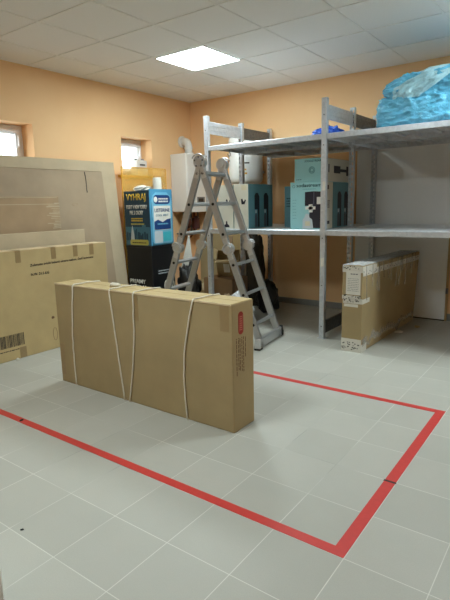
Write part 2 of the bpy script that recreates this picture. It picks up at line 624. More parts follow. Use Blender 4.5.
# ---------------------------------------------------------------- cartons and sheets on the left wall
t = thing('cardboard_carton', 'huge tan flat carton at the left edge with printed text and barcode', 'cardboard box', (-4.07, 2.42, 0))
y0, y1, H = -.98, .945, .945
obj('body', B(-.09, .09, y0, y1, 0, H, bev=.006, seg=2), MT['box_light'], t)
bm = bmesh.new()
box(bm, -.086, -.003, y0 + .004, y1 - .004, H, H + .003, .001); box(bm, .003, .086, y0 + .004, y1 - .004, H, H + .003, .001)
obj('top_flap', bm, MT['edge'], t)
Mx = frame((.09, 0, 0), (0, 1, 0), (0, 0, 1))
for a in (-.055, .30, .542, .735, -.42):
    decal('packing_tape', Mx, [(a, a + .05, H - .105, H - .002)], MT['ptape'], t, .0015)
    obj('packing_tape', B(-.05, .0915, a, a + .05, H + .003, H + .0045), MT['ptape'], t)
decal('packing_tape', Mx, [(-.10, -.035, 0.002, .10)], MT['ptape'], t, .0012)
text('print', 'Zobrazte zvislú balenú stranu nahor, časť bremena', Mx @ Matrix.Translation((.077, .792, 0)) @ Matrix.Rotation(.015, 4, 'Z'), .70, .028, MT['ink'], t, bold=.02)
text('print', 'N.W. 21.5 KG', Mx @ Matrix.Translation((.078, .712, 0)), .185, .024, MT['ink'], t, bold=.02)
rnd = random.Random(3)
rects = []
y = -.40
while y < -.045:
    wd = rnd.choice((.003, .005, .008))
    rects.append((y, y + wd, .118, .228))
    y += wd + rnd.choice((.003, .004, .006))
decal('barcode', Mx, rects, MT['ink'], t, .0008)
decal('print', Mx, scribble(8, -.30, -.06, .085, .1, 1), MT['ink'], t, .0008)
bm = bmesh.new()
tube(bm, [(.0905, .27 + .022 * math.cos(a), .14 + .06 * math.sin(a)) for a in [k * PI / 10 for k in range(20)]], .0016, 6, True)
obj('print', bm, MT['faint'], t)
bm = bmesh.new(); lump(bm, (.091, .26, .30), (.002, .016, .013), .3, 2, 1, 2); obj('stain', bm, MT['faint'], t)

def leaning(name, label, xb, xt, ya, yb, h, th, mat, skew=0.0):
    """a sheet standing on the floor and leaning to the wall: xb / xt = its front face at the bottom / top"""
    t = thing(name, label, 'cardboard sheet', (xb - th, (ya + yb) / 2, 0))
    hy = (yb - ya) / 2
    bm = bmesh.new()
    ny, nz = 14, 10
    dx = xt - xb
    for s, off in ((0, 0.0), (1, th)):
        pass
    grid = {}
    for s in (0, 1):
        for a in range(ny + 1):
            for b in range(nz + 1):
                y = -hy + 2 * hy * a / ny
                z = h * b / nz + (skew * (a / ny) if b == nz else skew * (a / ny) * b / nz)
                bow = .006 * noise.noise((y * 1.3, z * 1.3, hash(label) % 17 if False else len(label)))
                grid[s, a, b] = bm.verts.new((s * th + dx * b / nz + bow * (b / nz), y, z))
    def q(*v): bm.faces.new([grid[k] for k in v])
    for a in range(ny):
        for b in range(nz):
            for s in (0, 1):
                q((s, a, b), (s, a + 1, b), (s, a + 1, b + 1), (s, a, b + 1))
    for a in range(ny):
        for b in (0, nz):
            q((0, a, b), (0, a + 1, b), (1, a + 1, b), (1, a, b))
    for b in range(nz):
        for a in (0, ny):
            q((0, a, b), (0, a, b + 1), (1, a, b + 1), (1, a, b))
    obj('board', bm, mat, t)
    return t, dx / h, th
leaning('cardboard_sheet', 'rearmost and tallest pale cardboard sheet leaning on the left wall', -4.50, -4.66, 1.6, 4.14, 1.812, .010, MT['box_pale'])
t, k, th = leaning('cardboard_sheet', 'wide greyish brown cardboard sheet with a black pen line near its corner', -4.42, -4.60, 1.6, 3.90, 1.695, .012, MT['box_grey'])
cy = (1.6 + 3.9) / 2
def onsheet(y, z, d=.014): return (th + k * z + d - .008, y - cy, z)
bm = bmesh.new()
tube(bm, [onsheet(3.655 + .004 * s + .004 * math.sin(5 * s), 1.685 - .225 * s, .009) for s in [q / 8 for q in range(9)]], .005, 6)
obj('pen_line', bm, MT['ink'], t)
bm = bmesh.new()
tube(bm, [onsheet(3.47 + .034 * math.cos(a), 1.332 + .013 * math.sin(a), .009) for a in [q * PI / 8 for q in range(16)]], .0022, 6, True)
obj('hand_hole', bm, MT['box_strip'], t)
bm = bmesh.new()
bar(bm, onsheet(1.61, 1.697, .009), onsheet(3.89, 1.697, .009), (0, 0, 1), .008, .005)
obj('torn_edge', bm, MT['box_pale'], t)

t = thing('cardboard_carton', 'narrow faded carton standing upright between the large sheets, scuffed end', 'cardboard box', (-4.335, 2.23, 0))
obj('body', B(-.025, .02, -.86, .86, 0, 1.41, bev=.005, seg=2), MT['box_strip'], t)
Mx = frame((.02, 0, 0), (0, 1, 0), (0, 0, 1))
decal('crease', Mx, [(-.86, .84, 1.335, 1.341), (-.86, .84, 1.398, 1.404)], MT['box_pale'], t, .002)
bm = bmesh.new()
rnd = random.Random(5)
for q in range(16):
    z = 1.10 + q * .016
    box(bm, .018, .0225, .80 + rnd.uniform(-.09, .0), .862, z, z + rnd.uniform(.004, .011))
obj('scuffed_end', bm, MT['box_pale'], t)
t = thing('cardboard_sheet', 'pale yellowish cardboard sheet directly behind the huge tan carton', 'cardboard sheet', (-4.235, 2.35, 0))
obj('board', B(-.012, .012, -.96, .955, 0, 1.08, bev=.003), MT['box_pale'], t)

# ---------------------------------------------------------------- promotional display
t = thing('floor_display', 'blue and black promotional floor display with a giant mouthwash bottle', 'display stand', (-4.322, 4.345, 0))
hx, hy = .207, .196
obj('base', B(-hx, hx, -hy, hy, 0, .835, bev=.006), MT['black'], t)
obj('base_rim', B(-hx - .006, hx + .006, -hy - .006, hy, .815, .838, bev=.004), MT['black'], t)
hd = obj('header_box', B(-hx, hx, -hy, hy, .838, 1.472, bev=.004), MT['navy'], t)
My = fr_y(-hx, -hy, .838); W_ = 2 * hx
text('lettering', 'VYHRAJ', My @ Matrix.Translation((.04, .505, 0)), .32, .098, MT['yellow'], t, bold=.012)
text('lettering', 'POBYT V NEW YORKU', My @ Matrix.Translation((.035, .428, 0)), .335, .046, MT['paper'], t, bold=.015)
text('lettering', 'PRE 2 OSOBY', My @ Matrix.Translation((.09, .362, 0)), .22, .046, MT['paper'], t, bold=.015)
decal('lettering', My, scribble(21, .11, .30, .285, .335, 2), MT['yellow'], t)
decal('lettering', My, scribble(22, .10, .32, .245, .275, 1), MT['olive'], t)
decal('skyline_ground', My, [(.006, 2 * hx - .006, .006, .22)], MT['dimblue'], t, .0008)
rnd = random.Random(11)
rects = []
x = .02
while x < .37:
    wd = rnd.uniform(.014, .04)
    rects.append((x, x + wd, .06, .09 + rnd.uniform(.01, .11)))
    x += wd + rnd.uniform(.0, .012)
decal('skyline_print', My, rects, MT['navy'], t)
poly('skyline_print', My, [(.085, .06), (.15, .06), (.14, .15), (.128, .20), (.118, .24), (.108, .20), (.098, .15)], MT['glassprint'], t, .002)
decal('skyline_print', My, [(.28, .34, .19, .245)], MT['dimblue'], t, .001)
poly('banner', My, rrect(.075, .375, .008, .072, .02), MT['olive'], t, .003)
decal('banner_print', My, scribble(23, .11, .34, .03, .052, 1), MT['ink'], t, .0008, .003)
# the right side carries the bottle
Mx = fr_x(hx, -hy, .838) @ Matrix.Diagonal((1.08, 1.03, 1, 1)); W2_ = .36
decal('side_print', Mx, [(.004, W2_ - .004, .004, .63)], MT['skyblue'], t, .0015)
b1 = [(.04, .02), (.32, .02), (.335, .05), (.335, .25), (.325, .29), (.335, .33), (.335, .50), (.31, .555), (.26, .595), (.10, .595), (.05, .555), (.025, .50), (.025, .33), (.035, .29), (.025, .25), (.025, .05)]
poly('bottle', Mx, b1, MT['bottleblue'], t, .012, .001)
poly('bottle_badge', Mx, rrect(.055, .31, .465, .565, .04), MT['deepblue'], t, .002, .0125)
poly('bottle_badge', Mx, [(.085 + .028 * math.cos(a), .515 + .032 * math.sin(a)) for a in [k * PI / 8 for k in range(16)]], MT['paper'], t, .002, .0140)
decal('badge_lettering', Mx, scribble(24, .13, .28, .485, .545, 2), MT['paper'], t, .001, .0145)
poly('bottle_label', Mx, rrect(.05, .31, .175, .445, .012), MT['paper'], t, .002, .0125)
text('label_lettering', 'LISTERINE', Mx @ Matrix.Translation((.063, .375, .0145)), .235, .042, MT['deepblue'], t, bold=.015)
text('label_lettering', 'COOL MINT', Mx @ Matrix.Translation((.078, .328, .0145)), .20, .024, MT['dimblue'], t, bold=.02)
poly('label_field', Mx, [(.052, .18), (.308, .18), (.308, .30), (.25, .292), (.18, .262), (.11, .292), (.052, .27)], MT['deepblue'], t, .001, .0145)
decal('label_lettering', Mx, scribble(25, .10, .27, .235, .262, 1), MT['bottleblue'], t, .001, .0155)
poly('bottle_window', Mx, rrect(.05, .175, .03, .165, .012), MT['glassprint'], t, .0015, .0125)
poly('bottle_window', Mx, rrect(.18, .31, .045, .15, .012), MT['aqua'], t, .0015, .0125)
bm = bmesh.new()
cyl(bm, (hx - .052, -hy + .20, 1.472), (hx - .052, -hy + .20, 1.622), .05, .047, 24)
for k in range(24):
    a = 2 * PI * k / 24
    cyl(bm, (hx - .052 + .0495 * math.cos(a), -hy + .20 + .0495 * math.sin(a), 1.49), (hx - .052 + .0475 * math.cos(a), -hy + .20 + .0475 * math.sin(a), 1.60), .003, None, 6)
obj('cap', bm, MT['paper'], t)
Mb = fr_y(-hx, -hy, 0)
text('lettering', 'PRIAMY', Mb @ Matrix.Translation((.03, .385, 0)), .265, .05, MT['paper'], t, bold=.03)
text('lettering', 'PREDAJ', Mb @ Matrix.Translation((.03, .315, 0)), .265, .05, MT['paper'], t, bold=.03)
Mb2 = fr_x(hx, -hy, 0)
decal('lettering', Mb2 @ Matrix.Rotation(.0, 4, 'Z'), scribble(26, .10, .33, .50, .56, 2, .38), MT['glassprint'], t)

o = obj('crumpled_paper', (lambda b: (lump(b, (-4.37, 4.32, 1.505), (.10, .12, .036), .5, 3, 3, 3, 1.473), b)[1])(bmesh.new()), MT['paper'], None)
tag(o, 'crumpled white paper lying on top of the blue display', 'paper')

t = thing('acrylic_sheet', 'translucent amber plastic sheet standing behind the blue display', 'plastic sheet', (-4.60, 4.585, 0))
obj('sheet', B(-.003, .003, -.385, .385, 0, 1.765), MT['acrylic'], t)
bm = bmesh.new()
box(bm, -.004, .004, -.389, -.383, 0, 1.768); box(bm, -.004, .004, .383, .389, 0, 1.768); box(bm, -.004, .004, -.389, .389, 1.762, 1.769)
obj('polished_edge', bm, MT['ysolid'], t)

z = W2[2]
o = obj('cream_carton', B(XL - .15, XL - .02, 4.60, 4.79, z, z + .10, bev=.004), MT['cream'])
tag(o, 'small cream carton on the second window sill under the white device', 'box')
t = thing('wall_device', 'small white plastic device with two round knobs on the cream carton in the window', 'device', (XL - .085, 4.70, z + .10))
obj('housing', B(-.06, .06, -.085, .085, 0, .095, bev=.012, seg=2), MT['white'], t)
for s in (-1, 1):
    bm = bmesh.new(); cyl(bm, (.0, s * .06, .095), (.0, s * .06, .115), .024, .02, 16); obj('knob', bm, MT['greyplastic'], t)
obj('slot', B(.0595, .062, -.045, .045, .028, .045), MT['ink'], t)
bm = bmesh.new()
for k in range(5):
    lump(bm, (XL - .07 + .012 * (k % 2), 4.37 + .035 * k, z + .022), (.03, .03, .03), .5, 3, k, 2, z + .001)
o = obj('crumpled_rag', bm, MT['greyplastic']); tag(o, 'grey crumpled rag on the sill of the second window', 'rag')

# ---------------------------------------------------------------- gas boiler with flue on the left wall
t = thing('gas_boiler', 'white wall-hung gas boiler with curved flue pipe in the room corner', 'boiler', (XL, 5.422, 1.205))
obj('cabinet', B(.004, .285, -.225, .215, 0, .77, bev=.012, seg=3), MT['white'], t)
obj('front_cover', B(.283, .297, -.222, .212, -.004, .758, bev=.006, seg=2), MT['white'], t)
obj('control_panel', B(.296, .301, -.03, .135, .115, .20, bev=.002), MT['greyplastic'], t)
obj('display_window', B(.3005, .303, -.005, .10, .135, .18), MT['ink'], t)
bm = bmesh.new()
pts = [(.15, .0, 0.768), (.15, .0, 0.850)] + [(.15 - .085 * (1 - math.cos(a)), .02 * (1 - math.cos(a)), 0.865 + .085 * math.sin(a)) for a in [k * PI / 2 / 8 for k in range(9)]] + [(.004, .03, 0.952)]
tube(bm, pts, .052, 16)
obj('flue_pipe', bm, MT['white'], t, True)
for pa, pb, rr in (((.15, 0, 0.768), (.15, 0, 0.795), .066), ((.15, 0, 0.845), (.15, 0, 0.865), .06), ((.002, .03, 0.952), (.025, .03, 0.952), .078)):
    bm = bmesh.new(); cyl(bm, pa, pb, rr, None, 20); obj('flue_collar', bm, MT['white'], t)
for k, (y, zb) in enumerate(((-.16, -.30), (-.08, -.36), (.0, -.32), (.07, -.36), (.15, -.28))):
    bm = bmesh.new()
    tube(bm, [(.15, y, .005), (.15, y, zb * .5), (.14, y + .01, zb * .8), (.06, y + .01, zb), (.012, y + .01, zb)], .011, 10)
    obj('pipe', bm, MT['copper' if k % 2 else 'greyplastic'], t, True)
bm = bmesh.new(); lump(bm, (.16, -.10, -.15), (.06, .07, .09), .25, 2, 4, 2); obj('pump', bm, MT['maroon'], t, True)
bm = bmesh.new(); cyl(bm, (.16, .09, -.24), (.16, .09, -.09), .055, None, 18); cyl(bm, (.16, .09, -.09), (.16, .09, -.06), .035, .02, 18); obj('expansion_vessel', bm, MT['maroon'], t)

# ---------------------------------------------------------------- water heater on the back wall
t = thing('water_heater', 'white rounded water heater tank on the back wall behind the left shelf posts', 'water heater', (-3.625, 5.41, 1.535))
bm = bmesh.new()
prof = [(0, 0), (.13, .0), (.180, .012), (.206, .04), (.213, .08), (.213, .53), (.206, .565), (.180, .59), (.13, .60), (0, .60)]
N = 36
rings = []
for r, z in prof:
    rings.append([bm.verts.new((r * math.cos(2 * PI * k / N), r * math.sin(2 * PI * k / N), z)) for k in range(N)] if r else [bm.verts.new((0, 0, z))])
for a, b in zip(rings, rings[1:]):
    for k in range(N):
        if len(a) == 1: bm.faces.new((a[0], b[(k + 1) % N], b[k]))
        elif len(b) == 1: bm.faces.new((a[k], a[(k + 1) % N], b[0]))
        else: bm.faces.new((a[k], a[(k + 1) % N], b[(k + 1) % N], b[k]))
obj('tank', bm, MT['white'], t, True)
for q in (.14, .48): obj('wall_bracket', B(-.12, .12, .17, .249, q, q + .035), MT['galv'], t)
def heater_patch(name, a0, a1, z0, z1, mat):
    bm = bmesh.new(); n = 5; R = .2136
    lo = [bm.verts.new((R * math.sin(a0 + (a1 - a0) * k / n), -R * math.cos(a0 + (a1 - a0) * k / n), z0)) for k in range(n + 1)]
    hi = [bm.verts.new((v.co.x, v.co.y, z1)) for v in lo]
    for k in range(n): bm.faces.new((lo[k], lo[k + 1], hi[k + 1], hi[k]))
    obj(name, bm, mat, t)
heater_patch('brand_print', .45, .80, .245, .262, MT['ink'])
heater_patch('rating_label', .45, .62, .165, .185, MT['ysolid']); heater_patch('rating_label', .45, .66, .12, .14, MT['ysolid'])
bm = bmesh.new()
for q in (-.05, .05):
    tube(bm, [(q, -.02, .003), (q, -.02, -.12), (q, .1, -.16), (q, .245, -.16)], .009, 8)
obj('pipe', bm, MT['greyplastic'], t, True)
obj('top_cover', B(-.235, -.02, -.16, .05, .585, .61, bev=.01, seg=2), MT['white'], t)

# ---------------------------------------------------------------- steel shelving rack
rack = thing('shelving_rack', 'galvanised steel shelving rack with two levels along the back wall', 'shelving', (-2.03, 4.34, 0))
RX, RY = -2.03, 4.34
def rl(x, y): return x - RX, y - RY
FRAMES = (-3.372, -2.026, -.680, .666)  # last bay is unseen, added to block lamp light leaking under the shelves
POSTY = (4.285, 4.925, 5.555)
TOP = 2.205
def post(x, y, perf):
    x, y = rl(x, y)
    bm = bmesh.new()
    hw, d, th = .024, .044, .003
    if perf:
        for a, b in ((-hw, -hw + .007), (-.005, .005), (hw - .007, hw)):
            box(bm, x + a, x + b, y, y + th, 0, TOP)
        zz = .03
        while zz < TOP - .02:
            box(bm, x - hw, x + hw, y + .0004, y + th - .0004, zz, zz + .022)
            zz += .05
        box(bm, x - hw, x + hw, y + th, y + th, 0, .03)
    else:
        box(bm, x - hw, x + hw, y, y + th, 0, TOP, .0008)
    box(bm, x - hw, x - hw + th, y + th, y + d, 0, TOP)
    box(bm, x + hw - th, x + hw, y + th, y + d, 0, TOP)
    box(bm, x - hw, x - hw + .014, y + d - th, y + d, 0, TOP); box(bm, x + hw - .014, x + hw, y + d - th, y + d, 0, TOP)
    p = obj('upright', bm, MT['galv'], rack)
    obj('foot_plate', B(x - .04, x + .04, y - .008, y + .06, 0, .004), MT['galv'], p)
    if not perf:
        bm = bmesh.new()
        for q in (.12, .52, .965, 1.80, 2.06):
            b_ = bmesh.new()
            cyl(b_, (x, y - .002, q), (x, y + .001, q), .006, None, 10)
            obj('bolt', b_, MT['steel_dark'], p)
    return p, x, y
for x in FRAMES:
    for k, y in enumerate(POSTY):
        p, lx, ly = post(x, y, k > 0)
        if x == FRAMES[1] and k == 0:
            decal('sticker', fr_y(lx, ly, 0), [(-.012, .018, .70, .78), (-.006, .022, 1.40, 1.48)], MT['paper'], p, .001)
            
for x in FRAMES:                                            # end panels between the posts of a frame
    for ya, yb in zip(POSTY, POSTY[1:]):
        lx, l0 = rl(x, ya + .05); _, l1 = rl(x, yb - .002)
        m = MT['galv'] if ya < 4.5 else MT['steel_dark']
        bm = bmesh.new()
        box(bm, lx - .012, lx + .012, l0, l1, 2.03, 2.155, .004)
        for zz in (2.07, 2.115):
            box(bm, lx - .015, lx + .015, l0, l1, zz - .004, zz + .004, .002)
        obj('end_brace', bm, m, rack)
        if x == FRAMES[1] and ya < 4.5:
            obj('bottom_brace', B(lx - .012, lx + .012, l0, l1, .04, .165, bev=.004), MT['steel_dark'], rack)
for zt in (1.037, 1.899):
    for xa, xb in zip(FRAMES, FRAMES[1:]):
        for k, y in enumerate(POSTY):
            la, l = rl(xa + .0245, y); lb, _ = rl(xb - .0245, y)
            yb = l + .004 if k == 0 else l + .006
            bm = bmesh.new()
            box(bm, la, lb, yb, yb + .03, zt - .048, zt, .003)
            obj('beam', bm, MT['galv'], rack)
        n = 4
        for ya, yb in zip(POSTY, POSTY[1:]):
            la, l0 = rl(xa + .032, ya + .036); lb, l1 = rl(xb - .032, yb + .004)
            for k in range(n):
                wd = (lb - la) / n
                a, b = la + k * wd + .001, la + (k + 1) * wd - .001
                bm = bmesh.new()
                box(bm, a, b, l0, l1, zt - .003, zt)
                box(bm, a, a + .003, l0, l1, zt - .034, zt - .003); box(bm, b - .003, b, l0, l1, zt - .034, zt - .003)
                box(bm, (a + b) / 2 - .018, (a + b) / 2 + .018, l0, l1, zt - .022, zt - .0035, .004)
                obj('deck_panel', bm, MT['deck'], rack)
bm = bmesh.new()
hx_, hy_ = rl(-3.10, 4.31)
tube(bm, [(hx_, hy_ + .012, 1.845), (hx_, hy_ + .012, 1.82)] + [(hx_ + .018 * math.sin(a), hy_ + .012, 1.80 + .018 * math.cos(a)) for a in [k * PI / 6 for k in range(11)]], .004, 8)
obj('hook', bm, MT['steel_dark'], rack, True)

# ---------------------------------------------------------------- cartons on the middle shelf
ZS = 1.0376
G1 = 'drinks machine cartons on the middle shelf'
def carton(label, x0, x1, y0, y1, h, z, m_front, m_side, mark, name='appliance_carton'):
    t = thing(name, label, 'box', ((x0 + x1) / 2, (y0 + y1) / 2, z), 0, G1)
    a, b = (x1 - x0) / 2, (y1 - y0) / 2
    obj('body', B(-a, a, -b, b, 0, h, bev=.003), m_front, t)
    side = obj('side_panel', B(a, a + .001, -b + .002, b - .002, .002, h - .002), m_side, t)
    My, Mx = fr_y(-a, -b, 0), fr_x(a + .001, -b, 0)
    mark(t, My, 2 * a, h, Mx, 2 * b)
    return t
def bottle_pair(t, Mx, w_, h):
    for c in (.34, .72):
        q = c * w_
        poly('machine_print', Mx, [(q - .045, h * .43), (q - .045, h * .74), (q - .02, h * .80), (q + .02, h * .80), (q + .05, h * .72), (q + .05, .012), (q + .012, .012), (q + .012, h * .43)], MT['machine'], t, .0008)
        poly('bottle_print', Mx, [(q - .042, .012), (q + .004, .012), (q + .004, h * .28), (q - .01, h * .34), (q - .028, h * .34), (q - .042, h * .28)], MT['machine2'], t, .0008)
        decal('cap_print', Mx, [(q - .034, q - .004, h * .345, h * .415)], MT['glassprint'], t, .0008)
def m_left(t, My, w_, h, Mx, d):
    poly('tap_print', My, [(w_ * .55, h * .55), (w_ * .75, h * .55), (w_ * .85, h * .64), (w_ * .78, h * .66), (w_ * .7, h * .6), (w_ * .6, h * .68), (w_ * .52, h * .66)], MT['machine'], t)
    poly('bottle_print', My, [(w_ * .35, h * .03), (w_ * .75, h * .03), (w_ * .70, h * .08), (w_ * .6, h * .11), (w_ * .58, h * .17), (w_ * .5, h * .17), (w_ * .5, h * .11), (w_ * .38, h * .08)], MT['machine'], t)
    decal('print', My, [(w_ * .55, w_ * .9, h * .86, h * .97)], MT['cream'], t, .0006)
    bottle_pair(t, Mx, d, h)
carton('cream and teal drinks machine carton on the shelf, right of the pair behind the ladder', -3.10, -2.915, 4.385, 4.87, .462, ZS, MT['carton_white'], MT['teal_dark'], m_left)
carton('cream drinks machine carton on the shelf beside the leftmost front upright', -3.305, -3.107, 4.385, 4.87, .460, ZS, MT['carton_white'], MT['teal_dark'], m_left)
def m_front(t, My, w_, h, Mx, d):
    text('lettering', 'sodastream', My @ Matrix.Translation((w_ * .20, h * .895, 0)), w_ * .77, .034, MT['tealink'], t, bold=.01)
    bm = bmesh.new()
    tube(bm, [My @ Vector((w_ * .11 + .013 * math.cos(a), h * .915 + .013 * math.sin(a), .001)) for a in [k * PI / 8 for k in range(16)]], .0016, 6, True)
    obj('logo', bm, MT['tealink'], t)
    decal('lettering', My, scribble(31, w_ * .40, w_ * .8, h * .845, h * .865, 1), MT['teal'], t, .0008)
    rr = []
    for k in range(7): rr += scribble(40 + k, w_ * .08, w_ * (.2 + .1 * ((k * 3) % 3)), h * (.62 - .065 * k), h * (.62 - .065 * k) + .007, 1)
    decal('lettering', My, rr, MT['teal_dark'], t, .0008)
    poly('machine_print', My, [(w_ * .47, h * .50), (w_ * .47, h * .79), (w_ * .70, h * .80), (w_ * .74, h * .80), (w_ * .98, h * .79), (w_ * .98, .012), (w_ * .66, .012), (w_ * .60, h * .28), (w_ * .62, h * .38), (w_ * .72, h * .38), (w_ * .72, h * .50)], MT['machine'], t, .0008)
    decal('machine_print', My, [(w_ * .735, w_ * .76, h * .50, h * .79)], MT['machine2'], t, .0006, .001)
    decal('badge_print', My, [(w_ * .59, w_ * .71, h * .36, h * .53), (w_ * .49, w_ * .80, h * .42, h * .485), (w_ * .84, w_ * .98, h * .53, h * .68)], MT['paper'], t, .0006, .0014)
    poly('bottle_print', My, [(w_ * .40, .006), (w_ * .74, .006), (w_ * .70, h * .21), (w_ * .62, h * .25), (w_ * .60, h * .33), (w_ * .50, h * .33), (w_ * .46, h * .25), (w_ * .41, h * .21)], MT['glassprint'], t, .0008, .0020)
    decal('bottle_print', My, [(w_ * .48, w_ * .64, h * .07, h * .17)], MT['cream'], t, .0006, .0029)
    decal('print', Mx, [(d * .2, d * .6, h * .84, h * .93), (d * .25, d * .7, h * .10, h * .17)], MT['machine'], t, .0006)
    decal('print', Mx, scribble(61, d * .3, d * .7, h * .45, h * .62, 6), MT['machine2'], t, .0006)
carton('light teal carton with machine picture and lettering, front of the shelf beside the middle upright', -2.456, -2.112, 4.45, 4.69, .452, ZS, MT['teal_light'], MT['carton_white'], m_front)
def m_back(t, My, w_, h, Mx, d):
    bottle_pair(t, Mx, d, h)
carton('dark teal carton with bottle pictures behind the light teal front carton, right of the upright', -2.44, -2.112, 4.70, 5.14, .450, ZS, MT['teal'], MT['teal_dark'], m_back)
def m_plain(t, My, w_, h, Mx, d):
    decal('lettering', My, scribble(71, w_ * .1, w_ * .8, h * .5, h * .75, 4), MT['tealink'], t, .0006)
carton('deep teal carton peeking out left of the light teal front carton on the shelf', -2.72, -2.47, 4.80, 5.2, .43, ZS, MT['teal_dark'], MT['teal_dark'], m_plain)
def m_top(t, My, w_, h, Mx, d):
    text('lettering', 'SODASTREAM', My @ Matrix.Translation((w_ * .36, h * .84, 0)), w_ * .6, .02, MT['tealink'], t, bold=.01)
    bm = bmesh.new()
    for r in (.018, .03): tube(bm, [My @ Vector((w_ * .62 + r * math.cos(a), h * .5 + r * math.sin(a), .001)) for a in [k * PI / 8 for k in range(16)]], .003, 6, True)
    obj('logo', bm, MT['teal'], t)
    decal('lettering', My, scribble(72, w_ * .06, w_ * .25, h * .1, h * .15, 1), MT['tealink'], t, .0006)
    decal('machine_print', Mx, [(d * .38, d * .62, h * .38, h * .70), (d * .62, d * .85, h * .45, h * .58), (d * .85, d * .93, h * .3, h * .72)], MT['machine'], t, .0008)
    decal('print', Mx, [(d * .18, d * .22, h * .4, h * .75), (d * .02, d * .04, h * .1, h * .16)], MT['machine2'], t, .0006)
carton('light teal carton lying flat on top of the other cartons on the shelf', -2.42, -2.118, 4.47, 5.12, .222, ZS + .452, MT['teal_light'], MT['carton_white'], m_top)

# ---------------------------------------------------------------- bundles on the top shelf
ZU = 1.8996
t = thing('wrapped_bundle', 'big crumpled bundle wrapped in shiny blue plastic film on the top right shelf', 'bundle', (-1.12, 4.85, ZU))
def film_block(name, x0, x1, y0, y1, z0, z1, mat, seed, taper=None, amp=.03):
    bm = bmesh.new()
    box(bm, x0, x1, y0, y1, z0, z1)
    bmesh.ops.subdivide_edges(bm, edges=bm.edges[:], cuts=44, use_grid_fill=True)
    c = Vector(((x0 + x1) / 2, (y0 + y1) / 2, (z0 + z1) / 2))
    a, b, h = (x1 - x0) / 2, (y1 - y0) / 2, (z1 - z0) / 2
    off = Vector((seed * 5.1, seed * 2.7, seed))
    for v in bm.verts:
        p = v.co - c
        e = [max(0, (abs(p.x) / a - .85) / .15), max(0, (abs(p.y) / b - .85) / .15), max(0, (abs(p.z) / h - .6) / .4)]
        k = sum(q * q for q in e)
        n_ = Vector((p.x / a * e[0], p.y / b * e[1], p.z / h * e[2]))
        n_ = n_.normalized() if n_.length > 1e-6 else p.normalized()
        q = p - n_ * min(max(k - 1, 0), 1.2) * .022
        wv = Vector((p.x * 3, p.y * 3, p.z * 4)) + off
        rg = lambda f: 1 - 2 * abs(noise.noise(wv * f))
        d = amp * (noise.noise(wv) + .55 * rg(1.7) ** 3 + .40 * rg(3.6) ** 3 + .22 * rg(7.5) ** 2 - .5)
        q = q + n_ * d
        if taper: q = taper(q, a, b, h)
        q = q + c
        q.z = max(q.z, .001)
        v.co = q
    obj(name, bm, mat, t, True)
film_block('lower_film', -.505, .36, -.385, .36, 0, .275, MT['wrap'], 1)
def tap(q, a, b, h):
    s_ = (q.x + a) / (2 * a)
    m_ = min(1, max(0, s_ / .15)) ** .7
    q.z = (q.z + h * .1) * (.35 + .65 * m_) - h * .1 - (1 - m_) * .004
    q.z -= .022 * max(0, s_ - .3)
    return q
film_block('upper_film', -.455, .36, -.37, .33, .22, .445, MT['wrap'], 4, tap, .035)
n1, n2 = 20, 12
bm = bmesh.new()
grid = [[None] * (n2 + 1) for _ in range(n1 + 1)]
for i in range(n1 + 1):
    for j in range(n2 + 1):
        u, v = i / n1, j / n2
        x = -.36 + .60 * u * (.35 + .65 * v)
        zz = .235 + .235 * v * (.45 + .55 * min(1, u * 2.0 + .1))
        y = -.395 + .022 * (1 - 2 * abs(noise.noise((u * 4, v * 3, 2)))) + .02 * noise.noise((u * 9, v * 8, 5)) + .07 * max(0, v - .75) / .25
        grid[i][j] = bm.verts.new((x, y, zz))
for i in range(n1):
    for j in range(n2):
        bm.faces.new((grid[i][j], grid[i + 1][j], grid[i + 1][j + 1], grid[i][j + 1]))
obj('loose_film', bm, MT['wrap_clear'], t, True)

bm = bmesh.new(); lump(bm, (-2.13, 4.60, ZU + .035), (.14, .11, .068), .40, 2.2, 6, 4, ZU + .001, True)
for v in bm.verts: v.co.z = min(v.co.z, 2.024)
o = obj('plastic_bag', bm, MT['bluebag']); tag(o, 'crumpled cobalt blue plastic bag on the top shelf behind the middle upright', 'bag')
bm = bmesh.new(); lump(bm, (-1.85, 4.66, ZU + .022), (.055, .08, .036), .4, 2.2, 9, 3, ZU + .001)
o = obj('cloth', bm, MT['rag']); tag(o, 'small beige cloth lying beside the cobalt blue bag on the top shelf', 'cloth')

# ---------------------------------------------------------------- panel and taped carton under the right bay
t = thing('wall_panel', 'large light grey board leaning upright on the back wall behind the right rack bay', 'board', (-1.72, 5.632, 0))
obj('board', B(-.52, .505, -.012, .012, .012, 2.08, bev=.002), MT['panel'], t)
obj('side_lath', B(.507, .527, -.014, .012, .0, 2.08, bev=.002), MT['wood'], t)
obj('bottom_seal', B(-.52, .505, -.013, .013, 0, .012), MT['rubber'], t)
obj('latch', B(.507, .53, -.02, -.012, .30, .36), MT['steel_dark'], t)

